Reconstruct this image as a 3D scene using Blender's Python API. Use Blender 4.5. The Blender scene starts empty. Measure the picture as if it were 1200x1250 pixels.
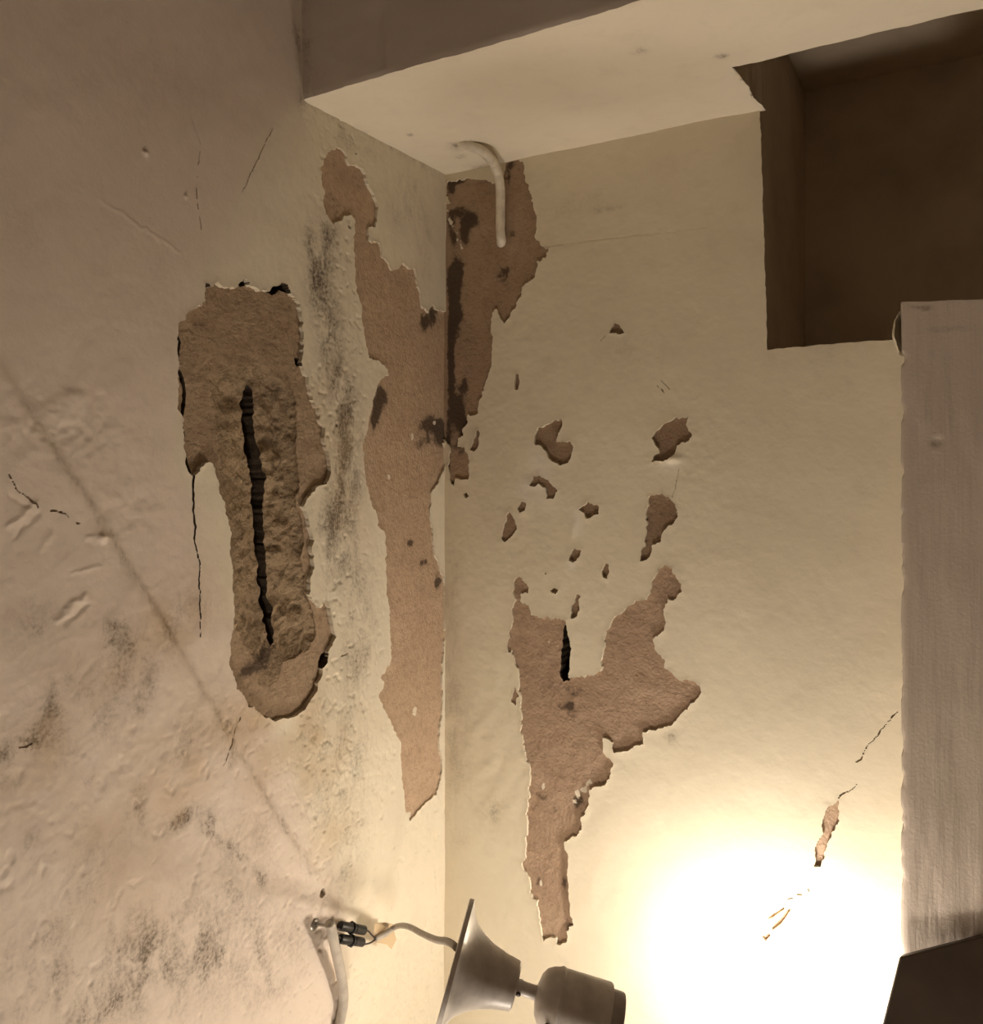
import bpy, math, random
import numpy as np
from mathutils import Vector

# ------------------------------------------------------------------ camera
W, H, FPX, HOR = 1200, 1250, 1000.0, 550.0      # photo frame, focal length and horizon row
EYE = 1.83
TH = math.atan(0.59)
CS, SN = math.cos(TH), math.sin(TH)
FW = np.array([-SN, CS]); RT = np.array([CS, SN])
D0 = 1.351                                       # depth of the wall corner
C2 = -(FW * D0 + RT * D0 * (543 - 600) / FPX)    # camera plan position (corner = origin)
scene = bpy.context.scene
COL = scene.collection
cam = bpy.data.objects.new('camera', bpy.data.cameras.new('camera'))
COL.objects.link(cam)
cam.location = (C2[0], C2[1], EYE)
cam.rotation_euler = (math.pi / 2, 0, TH)
cam.data.sensor_fit = 'VERTICAL'
cam.data.sensor_height = 24
cam.data.lens = FPX / H * 24
cam.data.shift_y = -(H / 2 - HOR) / H
cam.data.clip_start = 0.01
scene.camera = cam

# ------------------------------------------------------------------ world, exposure
world = bpy.data.worlds.new('world'); scene.world = world
world.use_nodes = True
world.node_tree.nodes['Background'].inputs[0].default_value = (0.02, 0.016, 0.012, 1)
world.node_tree.nodes['Background'].inputs[1].default_value = 0.1
vs = scene.view_settings
vs.view_transform = 'Standard'; vs.look = 'None'; vs.exposure = 0.60; vs.gamma = 1.0
vs.use_curve_mapping = False
BULB_STRENGTH = 122.0
FILL_STRENGTH = 45.0                            # unseen fill globe, added to brighten the upper walls
BULB_COLOR = (1.0, 0.87, 0.74)
scene.cycles.max_bounces = 12
scene.cycles.diffuse_bounces = 8

# ------------------------------------------------------------------ helpers
def pix(px, py, t):
    """photo pixel + depth in metres -> world point"""
    p = C2 + t * (FW + RT * (px - 600) / FPX)
    return Vector((p[0], p[1], EYE + t * (HOR - py) / FPX))

def on_left(px, py, off=0.0):
    """pixel -> (u, z) on the left wall plane X = off, u = -Y"""
    d = FW + RT * (px - 600) / FPX
    lam = (off - C2[0]) / d[0]
    return -(C2[1] + lam * d[1]), EYE + lam * (HOR - py) / FPX

def on_back(px, py, off=0.0):
    """pixel -> (u, z) on the back wall plane Y = -off, u = X"""
    d = FW + RT * (px - 600) / FPX
    lam = (-off - C2[1]) / d[1]
    return C2[0] + lam * d[0], EYE + lam * (HOR - py) / FPX

def cr(x0, y0, sc, pts):
    return [(x0 + x / sc, y0 + y / sc) for x, y in pts]

rng = np.random.default_rng(7)
TAB = rng.random((256, 256))
def vnoise(x, y, seed=0):
    x = x + seed * 17.31; y = y + seed * 9.73
    xi = np.floor(x).astype(int); yi = np.floor(y).astype(int)
    fx = x - xi; fy = y - yi
    fx = fx * fx * (3 - 2 * fx); fy = fy * fy * (3 - 2 * fy)
    a = TAB[xi % 256, yi % 256]; b = TAB[(xi + 1) % 256, yi % 256]
    c = TAB[xi % 256, (yi + 1) % 256]; d = TAB[(xi + 1) % 256, (yi + 1) % 256]
    return (a * (1 - fx) + b * fx) * (1 - fy) + (c * (1 - fx) + d * fx) * fy - 0.5
def fbm(x, y, scale, octv=3, seed=0, gain=0.5):
    s = 0; a = 1.0; f = 1.0 / scale
    for o in range(octv):
        s = s + a * vnoise(x * f, y * f, seed + o * 3 + 1)
        a *= gain; f *= 2.03
    return s

def seg_dist(px, py, ax, ay, bx, by):
    dx, dy = bx - ax, by - ay
    L = dx * dx + dy * dy + 1e-18
    t = np.clip(((px - ax) * dx + (py - ay) * dy) / L, 0, 1)
    return np.hypot(px - ax - t * dx, py - ay - t * dy), t
def poly_sdf(px, py, poly):
    d = np.full(px.shape, 1e9); inside = np.zeros(px.shape, bool)
    n = len(poly)
    for i in range(n):
        ax, ay = poly[i]; bx, by = poly[(i + 1) % n]
        d = np.minimum(d, seg_dist(px, py, ax, ay, bx, by)[0])
        cond = ((ay > py) != (by > py))
        with np.errstate(divide='ignore', invalid='ignore'):
            xin = (bx - ax) * (py - ay) / (by - ay + 1e-18) + ax
        inside ^= cond & (px < xin)
    return np.where(inside, -d, d)
def line_sdf(px, py, pts, w0, w1):
    d = np.full(px.shape, 1e9); n = len(pts) - 1
    for i in range(n):
        dd, t = seg_dist(px, py, *pts[i], *pts[i + 1])
        f = (i + t) / n
        d = np.minimum(d, dd - (w0 + (w1 - w0) * f))
    return d

# ------------------------------------------------------------------ materials
MATS = {}
def new_mat(name):
    m = bpy.data.materials.new(name); m.use_nodes = True
    nt = m.node_tree
    b = nt.nodes['Principled BSDF']
    return m, nt, b
def N(nt, typ, **kw):
    n = nt.nodes.new(typ)
    for k, v in kw.items():
        if hasattr(n, k): setattr(n, k, v)
    return n
def noise(nt, co, scale, detail=4, rough=0.55, dist=0.0, stretch=None):
    n = nt.nodes.new('ShaderNodeTexNoise')
    n.inputs['Scale'].default_value = scale; n.inputs['Detail'].default_value = detail
    n.inputs['Roughness'].default_value = rough; n.inputs['Distortion'].default_value = dist
    if stretch:
        mp = nt.nodes.new('ShaderNodeMapping'); mp.inputs['Scale'].default_value = stretch
        nt.links.new(co, mp.inputs['Vector']); co = mp.outputs[0]
    nt.links.new(co, n.inputs['Vector'])
    return n.outputs['Fac']
def ramp(nt, fac, lo, hi, a=0.0, b=1.0):
    n = nt.nodes.new('ShaderNodeMapRange')
    n.inputs['From Min'].default_value = lo; n.inputs['From Max'].default_value = hi
    n.inputs['To Min'].default_value = a; n.inputs['To Max'].default_value = b
    nt.links.new(fac, n.inputs['Value'])
    return n.outputs[0]
def mixc(nt, fac, c1, c2):
    n = nt.nodes.new('ShaderNodeMix'); n.data_type = 'RGBA'
    for s, v in ((0, fac), (6, c1), (7, c2)):
        if isinstance(v, (int, float)): n.inputs[s].default_value = v
        elif isinstance(v, tuple): n.inputs[s].default_value = (*v, 1)
        else: nt.links.new(v, n.inputs[s])
    return n.outputs[2]
def math_(nt, op, a, b):
    n = nt.nodes.new('ShaderNodeMath'); n.operation = op
    for s, v in ((0, a), (1, b)):
        if isinstance(v, (int, float)): n.inputs[s].default_value = v
        else: nt.links.new(v, n.inputs[s])
    return n.outputs[0]
def attr(nt, name):
    n = nt.nodes.new('ShaderNodeAttribute'); n.attribute_name = name
    return n.outputs['Fac']
def bump(nt, b, hts, dist=0.001):
    prev = None
    for h, s, dd in hts:
        n = nt.nodes.new('ShaderNodeBump'); n.inputs['Strength'].default_value = s
        n.inputs['Distance'].default_value = dd
        nt.links.new(h, n.inputs['Height'])
        if prev: nt.links.new(prev, n.inputs['Normal'])
        prev = n.outputs[0]
    nt.links.new(prev, b.inputs['Normal'])

def paint_mat(name, base, alt, dirt=(0.34, 0.27, 0.20), grain=None, bs=1.0):
    """old limewash / emulsion on plaster, attributes tint and mold steer colour"""
    m, nt, b = new_mat(name)
    co = N(nt, 'ShaderNodeTexCoord').outputs['Object']
    n1 = noise(nt, co, 5, 5); n2 = noise(nt, co, 28, 5, 0.6); n3 = noise(nt, co, 230, 5, 0.7)
    n4 = noise(nt, co, 420, 3, 0.6)
    c = mixc(nt, attr(nt, 'tint'), base, alt)
    c = mixc(nt, ramp(nt, n1, 0.35, 0.75, 0, 0.16), c, dirt)
    c = mixc(nt, ramp(nt, n2, 0.52, 0.8, 0, 0.14), c, dirt)
    # mould, soot and painted shade: attribute density broken up by fine noise
    sp = math_(nt, 'MULTIPLY', attr(nt, 'mold_shade'), ramp(nt, n3, 0.42, 0.68, 0.0, 1.6))
    sp = math_(nt, 'MULTIPLY', sp, ramp(nt, n2, 0.3, 0.62, 0.35, 1.2))
    n7 = noise(nt, co, 34, 6, 0.72, 0.4, (1, 1, 0.55))
    sp = math_(nt, 'MULTIPLY', sp, ramp(nt, n7, 0.42, 0.60, 0.12, 1.5))
    spn = nt.nodes.new('ShaderNodeClamp'); nt.links.new(sp, spn.inputs[0])
    c = mixc(nt, math_(nt, 'MULTIPLY', attr(nt, 'mold_shade'), ramp(nt, n7, 0.40, 0.62, 0.10, 0.85)), c, (0.25, 0.20, 0.15))
    c = mixc(nt, math_(nt, 'MULTIPLY', spn.outputs[0], 0.8), c, (0.10, 0.08, 0.06))
    # yellow-brown damp and corner tone
    c = mixc(nt, math_(nt, 'MULTIPLY', attr(nt, 'damp_tone'), 0.7), c, (0.42, 0.29, 0.15))
    nt.links.new(c, b.inputs['Base Color'])
    b.inputs['Roughness'].default_value = 0.72
    b.inputs['Specular IOR Level'].default_value = 0.25
    h = [(n4, 0.22 * bs, 0.0006), (n3, 0.30 * bs, 0.0013)]
    if grain: h.append((noise(nt, co, 30, 5, 0.6, 0.2, grain), 0.32, 0.0016))
    bump(nt, b, h)
    MATS[name] = m
    return m
PINK, CREAM = (0.66, 0.575, 0.49), (0.70, 0.645, 0.51)
paint_mat('paint_left', CREAM, PINK)
paint_mat('paint_back', (0.70, 0.645, 0.50), (0.78, 0.74, 0.64), bs=0.5)
paint_mat('paint_soffit', (0.76, 0.70, 0.575), PINK, bs=0.5)
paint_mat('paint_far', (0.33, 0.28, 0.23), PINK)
paint_mat('paint_room', (0.50, 0.445, 0.385), (0.53, 0.465, 0.40), bs=0.6)
paint_mat('paint_pier', (0.48, 0.42, 0.355), PINK, grain=(9, 9, 0.5))

def render_mat(name, c1, c2, c3, bs=1.0):
    """bare sandy render behind the paint"""
    m, nt, b = new_mat(name)
    co = N(nt, 'ShaderNodeTexCoord').outputs['Object']
    n1 = noise(nt, co, 14, 5, 0.6); n2 = noise(nt, co, 110, 5, 0.68); n3 = noise(nt, co, 420, 4, 0.7)
    c = mixc(nt, ramp(nt, n1, 0.3, 0.7), c1, c2)
    c = mixc(nt, ramp(nt, n2, 0.48, 0.72, 0, 0.75), c, c3)
    c = mixc(nt, ramp(nt, n3, 0.55, 0.8, 0, 0.5), c, c3)
    n5 = noise(nt, co, 55, 6, 0.7, 0.6)
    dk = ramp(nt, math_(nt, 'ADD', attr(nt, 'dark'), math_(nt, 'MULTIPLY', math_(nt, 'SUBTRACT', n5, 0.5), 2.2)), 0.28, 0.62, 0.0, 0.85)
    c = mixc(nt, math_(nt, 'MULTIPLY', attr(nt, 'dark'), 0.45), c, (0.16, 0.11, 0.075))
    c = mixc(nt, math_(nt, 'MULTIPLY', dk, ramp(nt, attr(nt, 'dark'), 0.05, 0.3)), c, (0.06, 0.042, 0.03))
    pk = ramp(nt, math_(nt, 'ADD', attr(nt, 'pale'), math_(nt, 'MULTIPLY', math_(nt, 'SUBTRACT', n2, 0.5), 2.0)), 0.40, 0.55, 0.0, 1.0)
    c = mixc(nt, math_(nt, 'MULTIPLY', pk, ramp(nt, attr(nt, 'pale'), 0.05, 0.3)), c, (0.68, 0.62, 0.5))
    nt.links.new(c, b.inputs['Base Color'])
    b.inputs['Roughness'].default_value = 0.9
    b.inputs['Specular IOR Level'].default_value = 0.1
    n6 = noise(nt, co, 230, 3, 0.6)
    bump(nt, b, [(n3, 0.4 * bs, 0.0012), (n6, 0.55 * bs, 0.0030), (n2, 0.25 * bs, 0.003)])
    MATS[name] = m
render_mat('render_brown', (0.35, 0.25, 0.175), (0.42, 0.31, 0.22), (0.26, 0.18, 0.12))
render_mat('render_upper', (0.33, 0.235, 0.158), (0.39, 0.285, 0.195), (0.25, 0.175, 0.118))
render_mat('render_chip', (0.26, 0.185, 0.125), (0.32, 0.23, 0.155), (0.19, 0.13, 0.088))
render_mat('render_strip', (0.43, 0.315, 0.215), (0.50, 0.375, 0.26), (0.32, 0.225, 0.15))
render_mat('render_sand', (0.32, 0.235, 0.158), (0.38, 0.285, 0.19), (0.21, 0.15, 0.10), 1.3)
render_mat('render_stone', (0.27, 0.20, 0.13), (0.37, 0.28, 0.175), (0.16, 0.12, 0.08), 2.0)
render_mat('render_void', (0.06, 0.045, 0.032), (0.08, 0.06, 0.04), (0.03, 0.022, 0.016), 1.0)

def plain(name, col, rough=0.5, spec=0.4, metal=0.0, var=0.12, scale=60):
    m, nt, b = new_mat(name)
    co = N(nt, 'ShaderNodeTexCoord').outputs['Object']
    n = noise(nt, co, scale, 4)
    d = tuple(v * (1 - 3 * var) for v in col)
    nt.links.new(mixc(nt, ramp(nt, n, 0.4, 0.8), col, d), b.inputs['Base Color'])
    b.inputs['Roughness'].default_value = rough; b.inputs['Specular IOR Level'].default_value = spec
    b.inputs['Metallic'].default_value = metal
    bump(nt, b, [(noise(nt, co, scale * 6, 2), 0.1, 0.0004)])
    MATS[name] = m; return m
plain('cable_white', (0.68, 0.62, 0.50), 0.55)
plain('cable_grey', (0.42, 0.38, 0.32), 0.5)
plain('black_plastic', (0.012, 0.011, 0.010), 0.4)
plain('wire_dark', (0.05, 0.035, 0.028), 0.5)
plain('white_plastic', (0.66, 0.62, 0.57), 0.35)
plain('grey_plastic', (0.40, 0.36, 0.33), 0.45)
plain('steel', (0.35, 0.33, 0.30), 0.4, 0.5, 0.9)
plain('dark_wood', (0.055, 0.036, 0.022), 0.5, 0.4, 0, 0.2, 12)
plain('floor_tile', (0.38, 0.33, 0.27), 0.4, 0.4, 0, 0.1, 5)
plain('niche_plaster', (0.54, 0.46, 0.35), 0.9, 0.1, 0, 0.1, 9)
m, nt, b = new_mat('masking_tape')
b.inputs['Base Color'].default_value = (0.55, 0.40, 0.22, 1); b.inputs['Roughness'].default_value = 0.4
b.inputs['Transmission Weight'].default_value = 0.25
MATS['masking_tape'] = m
m, nt, b = new_mat('lit_glass')
b.inputs['Base Color'].default_value = (0.9, 0.88, 0.82, 1)
b.inputs['Emission Color'].default_value = (*BULB_COLOR, 1); b.inputs['Emission Strength'].default_value = BULB_STRENGTH
MATS['lit_glass'] = m
m, nt, b = new_mat('fill_globe')
b.inputs['Base Color'].default_value = (0.9, 0.88, 0.82, 1)
b.inputs['Emission Color'].default_value = (*BULB_COLOR, 1); b.inputs['Emission Strength'].default_value = FILL_STRENGTH
MATS['fill_globe'] = m

# ------------------------------------------------------------------ mesh builders
def link(o, parent=None):
    COL.objects.link(o)
    if parent: o.parent = parent
    return o
def np_mesh(name, V, Q, mat, parent=None, attrs=None, smooth=True):
    used, inv = np.unique(Q.ravel(), return_inverse=True)
    V2 = V[used]; Q2 = inv.reshape(Q.shape)
    me = bpy.data.meshes.new(name)
    nf, k = Q2.shape
    me.vertices.add(len(V2)); me.vertices.foreach_set('co', V2.astype(np.float32).ravel())
    me.loops.add(nf * k); me.loops.foreach_set('vertex_index', Q2.astype(np.int32).ravel())
    me.polygons.add(nf); me.polygons.foreach_set('loop_start', np.arange(0, nf * k, k, dtype=np.int32))
    try: me.polygons.foreach_set('loop_total', np.full(nf, k, dtype=np.int32))
    except Exception: pass
    me.polygons.foreach_set('use_smooth', np.full(nf, smooth, dtype=bool))
    for an, av in (attrs or {}).items():
        a = me.attributes.new(an, 'FLOAT', 'POINT')
        a.data.foreach_set('value', av[used].astype(np.float32))
    me.update(calc_edges=True); me.validate()
    me.materials.append(MATS[mat])
    return link(bpy.data.objects.new(name, me), parent)
def py_mesh(name, verts, faces, mat, parent=None, smooth=False):
    me = bpy.data.meshes.new(name)
    me.from_pydata([tuple(v) for v in verts], [], faces); me.update()
    if smooth:
        for p in me.polygons: p.use_smooth = True
    me.materials.append(MATS[mat])
    return link(bpy.data.objects.new(name, me), parent)
def box_vf(lo, hi):
    x0, y0, z0 = lo; x1, y1, z1 = hi
    v = [(x0, y0, z0), (x1, y0, z0), (x1, y1, z0), (x0, y1, z0), (x0, y0, z1), (x1, y0, z1), (x1, y1, z1), (x0, y1, z1)]
    f = [(0, 3, 2, 1), (4, 5, 6, 7), (0, 1, 5, 4), (1, 2, 6, 5), (2, 3, 7, 6), (3, 0, 4, 7)]
    return v, f
def box(name, lo, hi, mat, parent=None):
    return py_mesh(name, *box_vf(lo, hi), mat, parent)
def frame_of(d):
    d = d.normalized(); a = Vector((0, 0, 1)) if abs(d.z) < 0.9 else Vector((1, 0, 0))
    u = d.cross(a).normalized(); return d, u, d.cross(u).normalized()
def smooth_path(pts, n=8):
    P = [Vector(p) for p in pts]; out = []
    for i in range(len(P) - 1):
        p0 = P[max(i - 1, 0)]; p1 = P[i]; p2 = P[i + 1]; p3 = P[min(i + 2, len(P) - 1)]
        for j in range(n):
            t = j / n
            out.append(0.5 * ((2 * p1) + (p2 - p0) * t + (2 * p0 - 5 * p1 + 4 * p2 - p3) * t * t + (3 * p1 - p0 - 3 * p2 + p3) * t ** 3))
    out.append(P[-1]); return out
def tube(name, pts, r, mat, parent=None, seg=14, n=8, caps=True):
    path = smooth_path(pts, n); V, F = [], []
    prev_u = None
    for i, p in enumerate(path):
        d = (path[min(i + 1, len(path) - 1)] - path[max(i - 1, 0)]).normalized()
        if prev_u is None: _, u, v = frame_of(d)
        else:
            u = (prev_u - d * prev_u.dot(d)).normalized(); v = d.cross(u)
        prev_u = u
        rr = r(i / (len(path) - 1)) if callable(r) else r
        for k in range(seg):
            a = 2 * math.pi * k / seg
            V.append(p + (u * math.cos(a) + v * math.sin(a)) * rr)
    for i in range(len(path) - 1):
        for k in range(seg):
            k2 = (k + 1) % seg
            F.append((i * seg + k, i * seg + k2, (i + 1) * seg + k2, (i + 1) * seg + k))
    if caps:
        F.append(tuple(range(seg))[::-1]); F.append(tuple((len(path) - 1) * seg + k for k in range(seg)))
    return py_mesh(name, V, F, mat, parent, True)
def lathe(name, org, axis, prof, mat, parent=None, seg=48):
    """prof: list of (distance along axis, radius)"""
    d, u, v = frame_of(axis); V, F = [], []
    for s, r in prof:
        for k in range(seg):
            a = 2 * math.pi * k / seg
            V.append(org + d * s + (u * math.cos(a) + v * math.sin(a)) * max(r, 1e-5))
    for i in range(len(prof) - 1):
        for k in range(seg):
            k2 = (k + 1) % seg
            F.append((i * seg + k, i * seg + k2, (i + 1) * seg + k2, (i + 1) * seg + k))
    o = py_mesh(name, V, F, mat, parent, True)
    return o
def edge_sharp(o, ang=0.6):
    md = o.modifiers.new('edge_split', 'EDGE_SPLIT'); md.split_angle = ang
    return o
def tag(o, label=None, cat=None, group=None, kind=None):
    if label: o['label'] = label
    if cat: o['category'] = cat
    if group: o['group'] = group
    if kind: o['kind'] = kind
    return o
def empty(name, loc, label, cat):
    o = bpy.data.objects.new(name, None); COL.objects.link(o); o.location = loc
    o.empty_display_size = 0.02
    bpy.context.view_layer.update()
    return tag(o, label, cat)
def adopt(root, *obs):
    for o in obs:
        o.parent = root; o.matrix_parent_inverse = root.matrix_world.inverted()

# ------------------------------------------------------------------ the damaged walls
class WallGrid:
    """fine relief grid of a wall: region 0 is the painted face, other regions are
    places where paint or plaster is gone; each becomes its own recessed mesh"""
    def __init__(s, u0, u1, z0, z1, step, place):
        s.nu = int(round((u1 - u0) / step)) + 1; s.nz = int(round((z1 - z0) / step)) + 1
        s.step = step; s.place = place
        s.u, s.z = np.meshgrid(np.linspace(u0, u1, s.nu), np.linspace(z0, z1, s.nz), indexing='ij')
        s.wu = s.u + 0.0040 * fbm(s.u, s.z, 0.011, 2, 5) + 0.0028 * fbm(s.u, s.z, 0.0050, 2, 11)
        s.wz = s.z + 0.0044 * fbm(s.u, s.z, 0.011, 2, 25) + 0.0030 * fbm(s.u, s.z, 0.0050, 2, 31)
        s.h0 = np.zeros_like(s.u)
        s.reg = np.zeros((s.nu - 1, s.nz - 1), int)
        s.info = [None]; s.H = [s.h0]; s.pu = s.u.copy(); s.pz = s.z.copy()
        s.attr = {k: np.zeros_like(s.u) for k in ('tint', 'mold_shade', 'damp_tone', 'dark', 'pale')}
        s.lipd = np.full(s.u.shape, 1e9)
    def window(s, lo, hi, pad=0.02):
        i0 = np.searchsorted(s.u[:, 0], lo[0] - pad); i1 = np.searchsorted(s.u[:, 0], hi[0] + pad)
        j0 = np.searchsorted(s.z[0], lo[1] - pad); j1 = np.searchsorted(s.z[0], hi[1] + pad)
        return slice(max(i0, 0), min(i1 + 1, s.nu)), slice(max(j0, 0), min(j1 + 1, s.nz))
    def phi_poly(s, poly, warp=1.0):
        P = np.array(poly); lo, hi = P.min(0), P.max(0)
        a, b = s.window(lo, hi)
        phi = np.full(s.u.shape, 1e3)
        U = s.u[a, b] + warp * (s.wu - s.u)[a, b]; Z = s.z[a, b] + warp * (s.wz - s.z)[a, b]
        phi[a, b] = poly_sdf(U, Z, poly)
        return phi
    def phi_line(s, pts, w0, w1, warp=0.6):
        P = np.array(pts); a, b = s.window(P.min(0), P.max(0))
        phi = np.full(s.u.shape, 1e3)
        U = s.u[a, b] + warp * (s.wu - s.u)[a, b]; Z = s.z[a, b] + warp * (s.wz - s.z)[a, b]
        phi[a, b] = line_sdf(U, Z, pts, w0, w1)
        return phi
    def add(s, name, phi, height, mat, label=None, lip=True, snap=True):
        """height: array or constant (negative = recessed)"""
        idx = len(s.info)
        c = 0.25 * (phi[:-1, :-1] + phi[1:, :-1] + phi[:-1, 1:] + phi[1:, 1:])
        s.reg[c < 0] = idx
        s.info.append((name, mat, label)); s.H.append(height)
        if snap:
            near = np.abs(phi) < s.step * 0.75
            gu, gz = np.gradient(np.clip(phi, -0.05, 0.05), s.step)
            g = np.maximum(np.hypot(gu, gz), 0.5)
            mv = np.clip(phi, -0.5 * s.step, 0.5 * s.step)
            s.pu[near] -= (mv * gu / g / g)[near]; s.pz[near] -= (mv * gz / g / g)[near]
        if lip: s.lipd = np.minimum(s.lipd, np.abs(phi))
        return idx
    def build(s, wall_name, mat, extra=None, skip=None):
        """returns wall object; children are the recessed regions"""
        vid = np.arange(s.nu * s.nz).reshape(s.nu, s.nz)
        q = np.stack([vid[:-1, :-1], vid[1:, :-1], vid[1:, 1:], vid[:-1, 1:]], -1)
        nreg = len(s.info)
        flat = {k: v.ravel() for k, v in s.attr.items()}
        pos = []
        for i in range(nreg):
            h = s.H[i] if i else s.h0
            h = np.broadcast_to(h, s.u.shape)
            pos.append(s.place(s.pu.ravel(), s.pz.ravel(), h.ravel()))
        # rims
        rims = {i: ([], []) for i in range(nreg)}
        def rim(ra, rb, va, vb):
            m = ra != rb
            ra, rb, va, vb = ra[m], rb[m], va[m], vb[m]
            lo = np.minimum(ra, rb); hi = np.maximum(ra, rb)
            for i in np.unique(lo):
                for j in np.unique(hi[lo == i]):
                    k = (lo == i) & (hi == j)
                    void = s.info[j] and s.info[j][1] == 'render_void' and s.info[j][0] != 'hidden'
                    rims[j if void else i][0].append((i, j, va[k], vb[k]))
        rim(s.reg[:-1, :].ravel(), s.reg[1:, :].ravel(), vid[1:-1, :-1].ravel(), vid[1:-1, 1:].ravel())
        rim(s.reg[:, :-1].ravel(), s.reg[:, 1:].ravel(), vid[:-1, 1:-1].ravel(), vid[1:, 1:-1].ravel())
        wall = None
        skipset = skip or set()
        for i in range(nreg):
            if i in skipset: continue
            Q = q[s.reg == i]
            if len(Q) == 0: continue
            V = pos[i]; n0 = len(V); Vs = [V]; Qs = [Q]; A = {k: [v] for k, v in flat.items()}
            base = n0
            for ti, tj, va, vb in rims[i][0]:
                ids = np.unique(np.concatenate([va, vb])); n = len(ids)
                Vs += [pos[ti][ids], pos[tj][ids]]
                a_, b_ = np.searchsorted(ids, va), np.searchsorted(ids, vb)
                Qs.append(np.stack([base + a_, base + b_, base + n + b_, base + n + a_], -1))
                for k in A: A[k] += [flat[k][ids], flat[k][ids]]
                base += 2 * n
            if i == 0 and extra is not None:
                for quad in extra:
                    Vs.append(np.array(quad, float)); Qs.append(np.arange(4)[None] + base); base += 4
                    for k in A: A[k].append(np.full(4, 0.9 if k == 'tint' and wall_name == 'wall_left' else 0.0))
            nm, mt, lab = (wall_name, mat, None) if i == 0 else s.info[i]
            o = np_mesh(nm, np.concatenate(Vs), np.concatenate(Qs), mt, wall, {k: np.concatenate(v) for k, v in A.items()})
            if i == 0: wall = tag(o, kind='structure')
            elif lab: tag(o, lab)
        return wall
    def blob(s, key, cu, cz, ru, rz, amp, rot=0.0):
        a, b = s.window((cu - 3 * max(ru, rz), cz - 3 * max(ru, rz)), (cu + 3 * max(ru, rz), cz + 3 * max(ru, rz)), 0)
        du = s.u[a, b] - cu; dz = s.z[a, b] - cz
        c, n = math.cos(rot), math.sin(rot)
        x = (du * c + dz * n) / ru; y = (-du * n + dz * c) / rz
        s.attr[key][a, b] += amp * np.exp(-(x * x + y * y))
    def stroke(s, key, pts, w, amp):
        P = np.array(pts); a, b = s.window(P.min(0), P.max(0), 3 * w)
        d = line_sdf(s.wu[a, b], s.wz[a, b], pts, 0, 0)
        s.attr[key][a, b] += amp * np.exp(-(d / w) ** 2)

SOFFIT = EYE + 0.337 * D0
LINT = on_left(370, 125)[0]                      # depth of the recess
LINT = (C2 @ np.array([0, 0]) if False else LINT)
KP = 1e-3

# ---- left wall
STEP = 0.0016
L = WallGrid(-0.008, 0.824, 0.86, 2.46, STEP, lambda u, z, h: np.stack([h, -u, z], -1))
ll = lambda pts: [on_left(*p) for p in pts]
ld = lambda pts: [on_left(*p, -0.016) for p in pts]      # on the floor of the gouge
U, Z = L.u, L.z
c4 = lambda p: cr(200, 320, 4.1667, p)
c5 = lambda p: cr(200, 600, 4.1667, p)
c6 = lambda p: cr(360, 150, 3.5294, p)
c7 = lambda p: cr(400, 420, 4.1667, p)
c8 = lambda p: cr(420, 700, 3.906, p)
b1 = lambda p: cr(590, 380, 3.906, p)
b2 = lambda p: cr(590, 660, 4.0, p)
b3 = lambda p: cr(600, 880, 4.1667, p)
b5 = lambda p: cr(900, 850, 4.0, p)
wl = lambda p: cr(0, 380, 3.29, p)

A_poly = ll(c4([(208,105),(235,128),(265,115),(310,122),(370,132),(385,105),(425,95),(440,120),(480,135),(530,150),(560,125),(600,105),(630,120),(655,165),(685,200),(695,250),(705,310),(713,380),(705,450),(700,510),(715,555),(735,590),(742,650),(765,710),(795,780),(798,825),(818,835),(820,900),(832,960),(850,1010),(850,1060),(825,1135),(775,1150),(740,1190)])
 + c5([(710,70),(735,140),(760,250),(755,300),(760,390),(745,440),(742,510),(755,550),(790,588),(820,560),(850,590),(858,660),(870,740),(860,785),(838,820),(835,870),(805,900),(800,950),(780,975),(778,1010),(740,1080),(720,1115),(660,1140),(590,1165),(540,1160),(490,1130),(440,1090),(400,1040),(370,985),(355,935),(335,890),(330,830),(345,760),(355,680),(355,560),(350,440),(345,320),(335,175),(325,140),(290,30)])
 + c4([(275,1150),(255,1060),(240,1030),(225,1018),(200,1030),(180,1060),(150,1085),(125,1055),(108,1020),(105,960),(95,900),(100,850),(95,790),(72,740),(70,680),(65,600),(68,540),(62,470),(65,400),(75,375),(65,350),(85,300),(115,260),(165,240),(190,205),(208,200),(205,150)]))
G_poly = ll(c4([(250,590),(330,560),(420,530),(500,520),(560,545),(620,600),(680,660),(692,720),(690,830),(690,980),(705,1060),(700,1150),(680,1200)])
 + c5([(690,60),(720,150),(735,260),(715,330),(730,420),(735,510),(770,600),(785,660),(790,740),(760,800),(690,850),(620,880),(600,965),(560,990),(490,985),(510,890),(470,830),(420,780),(385,700),(375,560),(370,420),(362,250),(352,150),(325,60)])
 + c4([(300,1100),(305,1000),(290,880),(280,760),(260,660)]))
S_poly = ld(c4([(420,620),(440,640),(450,720),(460,800),(470,900),(485,1000),(505,1080),(515,1160)])
 + c5([(517,50),(515,150),(520,300),(530,450),(545,580),(555,700),(550,770),(535,780),(520,740),(505,600),(490,470),(478,330),(470,150),(450,60)])
 + c4([(455,1160),(450,1100),(430,1030),(415,950),(408,860),(400,780),(400,700),(405,650)]))
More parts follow.
